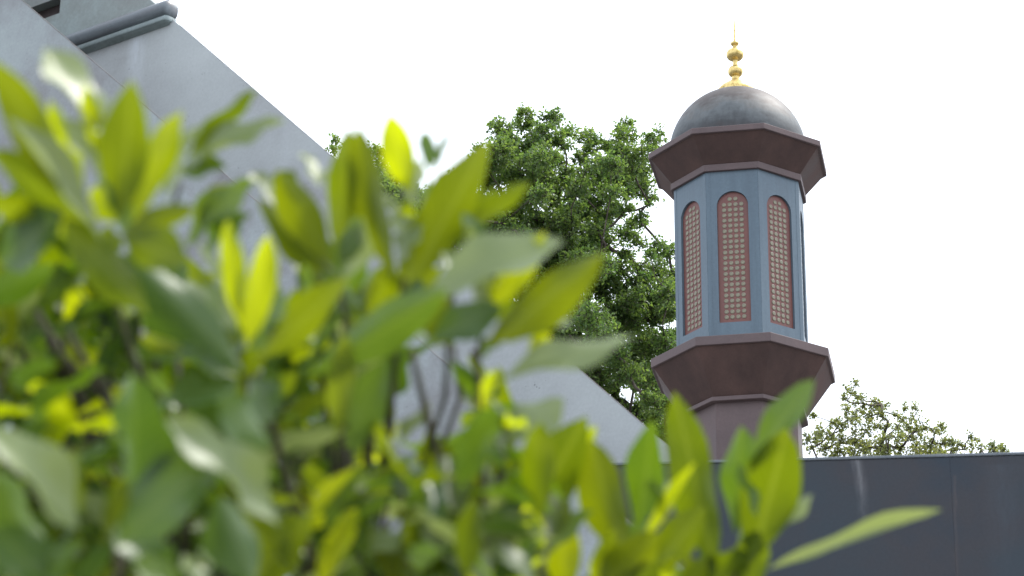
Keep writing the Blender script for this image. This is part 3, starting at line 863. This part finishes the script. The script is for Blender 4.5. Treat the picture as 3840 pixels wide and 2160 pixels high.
G.append(((1150, 680), 2.3, [(1130, 800), (1120, 1000)], [
    ('O', 1140, 610, 1318, 455, 58, 25, .0, .02), ('M', 1195, 640, 1163, 535, 44, 62, -.02, -.03), ('O', 1150, 600, 1250, 470, 50, 20, .03, .05), ('P', 1180, 665, 1185, 560, 40, 60, -.02, -.03), ('M', 1130, 690, 1100, 590, 40, 50, .03, .03)]))
G.append(((1210, 830), 2.15, [(1200, 930), (1210, 1150)], [
    ('P', 1060, 765, 1398, 553, 112, 50, -.02, .0), ('Y', 1238, 770, 1372, 583, 74, -5, .0, .01), ('O', 1225, 865, 1518, 642, 110, -10, -.02, .0), ('D', 1080, 860, 1265, 775, 92, -25, -.03, -.02),
    ('P', 1280, 865, 1425, 770, 62, 65, .02, .04), ('Y', 1330, 880, 1385, 840, 36, 10, .0, .0), ('M', 770, 945, 1140, 738, 112, 15, -.05, -.06), ('P', 1245, 965, 1590, 815, 62, 48, -.02, .0),
    ('P', 1240, 790, 1130, 620, 50, 55, .02, .02), ('O', 1225, 750, 1290, 690, 40, 20, .02, .02), ('O', 1090, 870, 1140, 770, 90, 20, -.01, -.01), ('M', 1210, 900, 1260, 840, 30, 50, .0, .0), ('O', 1160, 830, 1300, 740, 70, 20, .03, .03)]))
G.append(((1160, 1290), 2.35, [(1190, 1150), (1250, 1300), (1255, 1450)], [
    ('O', 1165, 1290, 1068, 1085, 74, 12, -.01, -.01), ('Y', 1190, 1285, 1125, 1125, 40, 0, .0, .0), ('P', 1230, 1270, 1160, 1085, 40, 60, .0, .0), ('D', 878, 1262, 1060, 1175, 82, 30, -.03, -.02),
    ('P', 1265, 1135, 1185, 955, 66, 52, -.01, .0), ('P', 1265, 1120, 1420, 1005, 88, 50, .0, .02), ('O', 1250, 1160, 1275, 1040, 30, 15, .0, .0), ('P', 1010, 1120, 1070, 1000, 40, 55, .06, .08), ('Y', 950, 1170, 1000, 1060, 22, 15, .05, .06),
    ('M', 1000, 1080, 900, 1030, 34, 55, .05, .05), ('D', 910, 1010, 1010, 850, 110, 30, .04, .04), ('O', 1180, 1330, 1060, 1270, 60, 25, .0, .0), ('O', 1240, 980, 1265, 930, 34, 20, .02, .02)]))
G.append(((1500, 1430), 2.45, [(1520, 1560)], [
    ('O', 1285, 1375, 1478, 1055, 138, -8, -.02, .0), ('Y', 1440, 1200, 1500, 1070, 40, 10, .02, .02), ('O', 1575, 1410, 1478, 1115, 112, 12, .0, .02), ('Y', 1425, 1500, 1405, 1282, 92, 0, -.05, -.05),
    ('M', 1600, 1345, 1655, 1055, 88, -25, .0, .0), ('Y', 1615, 1370, 1750, 1165, 30, 15, .0, -.02), ('P', 1690, 1290, 1655, 1190, 34, 60, .0, .0), ('O', 1640, 1440, 1775, 1285, 86, -20, .0, .02),
    ('O', 1500, 1500, 1650, 1330, 90, 20, -.04, -.04), ('Y', 1490, 1480, 1540, 1330, 46, 15, -.03, -.03), ('M', 1560, 1420, 1620, 1300, 60, 40, .05, .06), ('O', 1400, 1440, 1300, 1300, 80, 20, .04, .05), ('O', 1560, 1510, 1650, 1400, 90, 15, -.03, -.03), ('O', 1440, 1520, 1370, 1400, 90, 20, .02, .02), ('O', 1330, 1510, 1400, 1390, 80, 10, .03, .03), ('M', 1480, 1520, 1570, 1410, 90, 30, .04, .04), ('Y', 1640, 1500, 1700, 1400, 44, 10, .0, .0), ('O', 1540, 1400, 1500, 1220, 70, -15, .05, .05), ('P', 1400, 1330, 1330, 1250, 46, 55, .05, .05)]))
G.append(((1850, 1440), 2.6, [(1860, 1600)], [
    ('O', 1800, 1440, 1700, 985, 112, 15, .0, .0), ('M', 1885, 1190, 2035, 935, 76, -25, .0, .02), ('O', 1885, 1420, 1990, 1085, 138, -12, -.01, .0), ('M', 1848, 1340, 1862, 1070, 96, 25, .05, .06),
    ('M', 1905, 1300, 1850, 1165, 30, 60, -.02, -.02), ('P', 1950, 1340, 2035, 1235, 40, 45, .0, .0), ('P', 1935, 1432, 2372, 1288, 34, 35, .0, -.02), ('O', 1870, 1500, 1900, 1330, 90, 10, .0, .0),
    ('O', 1780, 1480, 1880, 1380, 80, 35, .0, .0), ('M', 1840, 1470, 1760, 1380, 60, 30, .03, .03), ('D', 1870, 1440, 1880, 1200, 50, 40, .05, .05), ('O', 1700, 1500, 1800, 1410, 60, 30, .0, .0), ('O', 1780, 1520, 1730, 1400, 70, 15, .02, .02), ('M', 1660, 1520, 1740, 1430, 80, 20, .03, .03)]))
G.append(((1230, 1480), 2.15, [(1240, 1600)], [
    ('P', 1240, 1480, 1075, 1295, 84, 50, -.02, -.03), ('P', 1345, 1480, 1238, 1335, 48, 60, .0, -.01), ('P', 925, 1395, 1010, 1325, 46, 65, .0, .0), ('O', 600, 1490, 800, 1295, 118, -15, -.06, -.08),
    ('Y', 795, 1480, 895, 1272, 60, 12, -.04, -.05), ('O', 1090, 1480, 930, 1330, 90, 25, .02, .03), ('O', 1060, 1500, 1160, 1400, 80, 20, .0, .0), ('M', 1130, 1420, 1010, 1400, 50, 45, .0, .0), ('O', 960, 1500, 1040, 1390, 60, 20, .04, .04), ('D', 1230, 1470, 1350, 1390, 60, 30, .05, .05)]))
G.append(((290, 1390), 1.8, [(310, 1550)], [
    ('D', 300, 1370, 520, 1140, 160, 30, -.02, -.02), ('P', 195, 1330, -40, 1070, 112, 48, -.05, -.08), ('O', 265, 1350, 320, 1205, 52, 15, -.03, -.03), ('D', 330, 1260, 350, 930, 140, 35, .0, -.02),
    ('P', 700, 1320, 455, 1030, 96, 48, .0, -.03), ('M', 90, 1470, 220, 1370, 56, 50, -.05, -.06), ('M', 120, 1450, -40, 1180, 120, 30, .0, -.02), ('O', 130, 1290, 190, 1130, 90, 15, .03, .04),
    ('D', 160, 1500, -20, 1330, 130, 35, -.05, -.06), ('D', 640, 1470, 560, 1250, 120, 30, .05, .05), ('P', 530, 1430, 560, 1330, 36, 60, .08, .1), ('P', 500, 1500, 480, 1390, 44, 62, .08, .08), ('M', 460, 1480, 330, 1420, 70, 40, -.02, -.03), ('D', 420, 1490, 300, 1290, 100, 40, .03, .03), ('O', 210, 1300, 170, 1160, 40, 25, -.01, -.01), ('D', 680, 1130, 540, 1000, 110, 30, .02, .0)]))

def traced_leaf(spec, d0, parent):
    kd, bx, by, tx, ty, w, turn, db, dt = spec
    B = at(bx * K, by * K, d0 + db); T = at(tx * K, ty * K, d0 + dt)
    mid = (B + T) / 2
    ax = (T - B).normalized()
    c = (CAMP - mid).normalized()
    n0 = (c - ax * c.dot(ax)).normalized()
    best = None
    for s in (1, -1):
        q = Matrix.Rotation(R(turn * s), 3, ax) @ n0
        if best is None or ((q.z > best.z) if kd in 'PMD' else False): best = q
    if kd not in 'PMD': best = Matrix.Rotation(R(turn), 3, ax) @ n0
    width = w * K * mid.y / FPX * 1.2 / max(0.45, abs(math.cos(R(turn))))
    if best.z < -0.05 or kd in 'YO': best = -best           # upper side of the blade turned to the sky
    return place_leaf(kd, B, T, width, best, parent)

for node, d0, path, leaves in G:
    o = make_shoot([at(node[0] * K, node[1] * K, d0)] + [at(x * K, y * K, d0 + 0.02 * (i + 1)) for i, (x, y) in enumerate(path)])
    for spec in leaves: traced_leaf(spec, d0, o)
# bare dark twigs seen between the leaves
for pts, d0 in (([(1035, 880), (1060, 990), (1085, 1090), (1130, 1250)], 2.3), ([(1190, 880), (1215, 1000), (1262, 1140), (1252, 1400)], 2.35), ([(90, 780), (160, 900), (250, 985), (330, 1080)], 2.2), ([(170, 830), (225, 930), (262, 970)], 2.2), ([(640, 930), (690, 1090), (720, 1200), (790, 1420)], 2.15)):
    make_shoot([at(x * K, y * K, d0) for x, y in pts], 0.0045, 0.0026)

# natural whorls deeper inside the shrub
gaps = [[(985, 900), (1140, 880), (1160, 1040), (1060, 1170), (995, 1090)], [(1270, 880), (1480, 880), (1700, 1160), (1480, 1160), (1420, 990), (1260, 1000)], [(480, 480), (640, 480), (660, 590), (620, 600), (560, 540)], [(920, 1290), (1030, 1290), (1060, 1340), (920, 1360)], [(1660, 1140), (1800, 1100), (1800, 1300), (1670, 1290)]]
def inside(q, poly):
    ins = False; j = len(poly) - 1
    for i in range(len(poly)):
        (xi, yi), (xj, yj) = poly[i], poly[j]
        if (yi > q[1]) != (yj > q[1]) and q[0] < (xj - xi) * (q[1] - yi) / (yj - yi) + xi: ins = not ins
        j = i
    return ins
def top_edge(x):
    xs = [-100, 100, 300, 480, 640, 800, 1000, 1150, 1300, 1480, 1650, 1900, 2000]
    ys = [480, 520, 620, 700, 720, 660, 680, 760, 900, 1260, 1380, 1480, 1500]
    return float(np.interp(x, xs, ys))
def pix(P):
    d = P - CAMP
    cp, sp = math.cos(PITCH), math.sin(PITCH)
    dep = d.y * cp + d.z * sp; up = -d.y * sp + d.z * cp
    u, v = FPX * d.x / dep, -FPX * up / dep
    cr, sr = math.cos(ROLL), math.sin(ROLL)
    return ((1920 + cr * u - sr * v) / K, (1080 + sr * u + cr * v) / K)
rs = random.Random(21)
# upright leaves standing between and behind the traced ones along the top of the shrub
for i, xb in enumerate(range(-40, 1340, 52)):
    x = xb + rs.uniform(-25, 25)
    tilt = R(rs.uniform(-38, 42)); ln = rs.uniform(150, 250)
    ty = top_edge(x) - rs.uniform(0, 60)
    tx, by, bx = x, ty + ln * math.cos(tilt), x - ln * math.sin(tilt)
    if any(inside(((tx * t + bx * (1 - t)), (ty * t + by * (1 - t))), g) for g in gaps for t in (0, 0.5, 1)): continue
    d = rs.uniform(2.32, 2.6)
    o = make_shoot([at(bx * K, by * K, d), at((bx + rs.uniform(-20, 20)) * K, (by + 130) * K, d + 0.02)])
    for j in range(2):
        q = rs.uniform(-0.5, 0.5) * j * 130
        traced_leaf((rs.choice('OMMODP'), bx, by, tx + q, ty + abs(q) * 0.3 + j * rs.uniform(0, 50), rs.uniform(52, 84), rs.choice((10, -20, 30, 45)), 0.0, rs.uniform(-0.03, 0.04)), d, o)
spots = []
for gy in range(640, 1620, 125):
    for gx in range(-60, 1900, 165):
        x, y = gx + rs.uniform(-60, 60), gy + rs.uniform(-50, 50)
        if y < top_edge(x) + 40: continue
        spots.append((x, y, rs.uniform(2.2, 2.85)))
rs.shuffle(spots)
for x, y, d in spots:
    if leaf_count > 292: break
    if any(inside((x, y), g) for g in gaps): continue
    node = at(x * K, y * K, d)
    o = None
    ang = rs.uniform(0, 6.28)
    for k in range(rs.choice((6, 7, 7, 8))):
        if leaf_count >= 300: break
        ang += 2.4
        el = R(rs.uniform(5, 62))
        ax = Vector((math.cos(ang) * math.cos(el), math.sin(ang) * math.cos(el), math.sin(el)))
        Ln = rs.uniform(0.06, 0.095)
        B = node + Vector((0, 0, -0.006 * k)) + ax * 0.004
        T = B + ax * Ln
        q1, q2 = pix(T), pix(B.lerp(T, 0.5))
        if any(inside(q1, g) or inside(q2, g) for g in gaps): continue
        if q1[1] < top_edge(q1[0]): continue
        if o is None:
            o = make_shoot([node, node + Vector((rs.uniform(-.02, .02), rs.uniform(-.02, .02), -0.10))], 0.0026, 0.0016)
        nrm = Vector((-math.cos(ang) * math.sin(el), -math.sin(ang) * math.sin(el), math.cos(el))) + Vector((rs.uniform(-.35, .35), rs.uniform(-.35, .35), rs.uniform(-.2, .2)))
        kd = rs.choice('MMMDDO' if k > 2 else 'OOMM')
        place_leaf(kd, B, T, rs.uniform(0.021, 0.030), nrm, o)

# the rest of the shrub, below and behind what can be told apart
P, A, N, LL, WW, T = [], [], [], [], [], []
V_all, F_all = [], []
base_v = {s: leaf_shape(100 + s) for s in range(NSH)}
F_mat = []
def add_mass(B, ax, Ln, wd, nrm, s, mi=0):
    nrm = (nrm - ax * nrm.dot(ax)).normalized(); sd = ax.cross(nrm)
    v, f = base_v[s]
    o_ = len(V_all)
    for (x, y, z) in v:
        V_all.append(B - shrub_base + sd * (x * wd) + ax * (y * Ln) + nrm * (z * 0.5 * (Ln + wd)))
    F_all.extend([tuple(i + o_ for i in q) for q in f]); F_mat.extend([mi] * len(f))
cnt = 0
while cnt < 900:
    x, z, y = rs.uniform(-0.75, 0.45), rs.uniform(0.25, 2.3), rs.uniform(1.95, 2.9)
    B = Vector((x, y, z))
    q = pix(B)
    if q[1] < top_edge(min(max(q[0], -90), 1990)) + 90: continue
    if q[1] < 1600 and q[0] > 1350: continue
    if any(inside(q, g) for g in gaps): continue
    ang = rs.uniform(0, 6.28); el = R(rs.uniform(-10, 55))
    ax = Vector((math.cos(ang) * math.cos(el), math.sin(ang) * math.cos(el), math.sin(el)))
    Ln = rs.uniform(0.055, 0.09)
    q1 = pix(B + ax * Ln)
    if any(inside(q1, g) for g in gaps) or (q1[1] < 1600 and q1[0] > 1400): continue
    nrm = Vector((-math.cos(ang) * math.sin(el), -math.sin(ang) * math.sin(el), math.cos(el))) + Vector((rs.uniform(-.4, .4), rs.uniform(-.4, .4), 0))
    add_mass(B, ax, Ln, rs.uniform(0.022, 0.032), nrm, rs.randrange(NSH))
    cnt += 1
cnt = 0
while cnt < 1350:
    x, y = rs.uniform(-120, 1420), rs.uniform(560, 1650)
    if y < top_edge(x) + 110: continue
    B = at(x * K, y * K, rs.uniform(2.05 if y > 1050 else 2.3, 2.95))
    ang = rs.uniform(0, 6.28); el = R(rs.uniform(-5, 65))
    ax = Vector((math.cos(ang) * math.cos(el), math.sin(ang) * math.cos(el), math.sin(el)))
    Ln = rs.uniform(0.042, 0.085)
    qs = [pix(B + ax * Ln * f_) for f_ in (0, 0.5, 1)]
    if any(inside(q, g) for g in gaps for q in qs) or any(q[1] < top_edge(q[0]) + 20 for q in qs) or (qs[2][0] > 1400): continue
    nrm = Vector((-math.cos(ang) * math.sin(el), -math.sin(ang) * math.sin(el), math.cos(el))) + Vector((rs.uniform(-.4, .4), rs.uniform(-.4, .4), 0))
    add_mass(B, ax, Ln, Ln * rs.uniform(0.26, 0.40), nrm, rs.randrange(NSH), rs.choice((0, 0, 0, 1, 1, 1, 2, 2, 2, 4, 4) if cnt % 9 else (3,)))
    cnt += 1
o = pyd('foliage', V_all, F_all, LM['D'], shrub, True)
o.data.materials.append(LM['M']); o.data.materials.append(LM['O']); o.data.materials.append(LM['Y']); o.data.materials.append(LM['P'])
o.data.polygons.foreach_set('material_index', F_mat)
o['kind'] = 'stuff'
print('leaves', leaf_count, 'shoots', len(shoots))
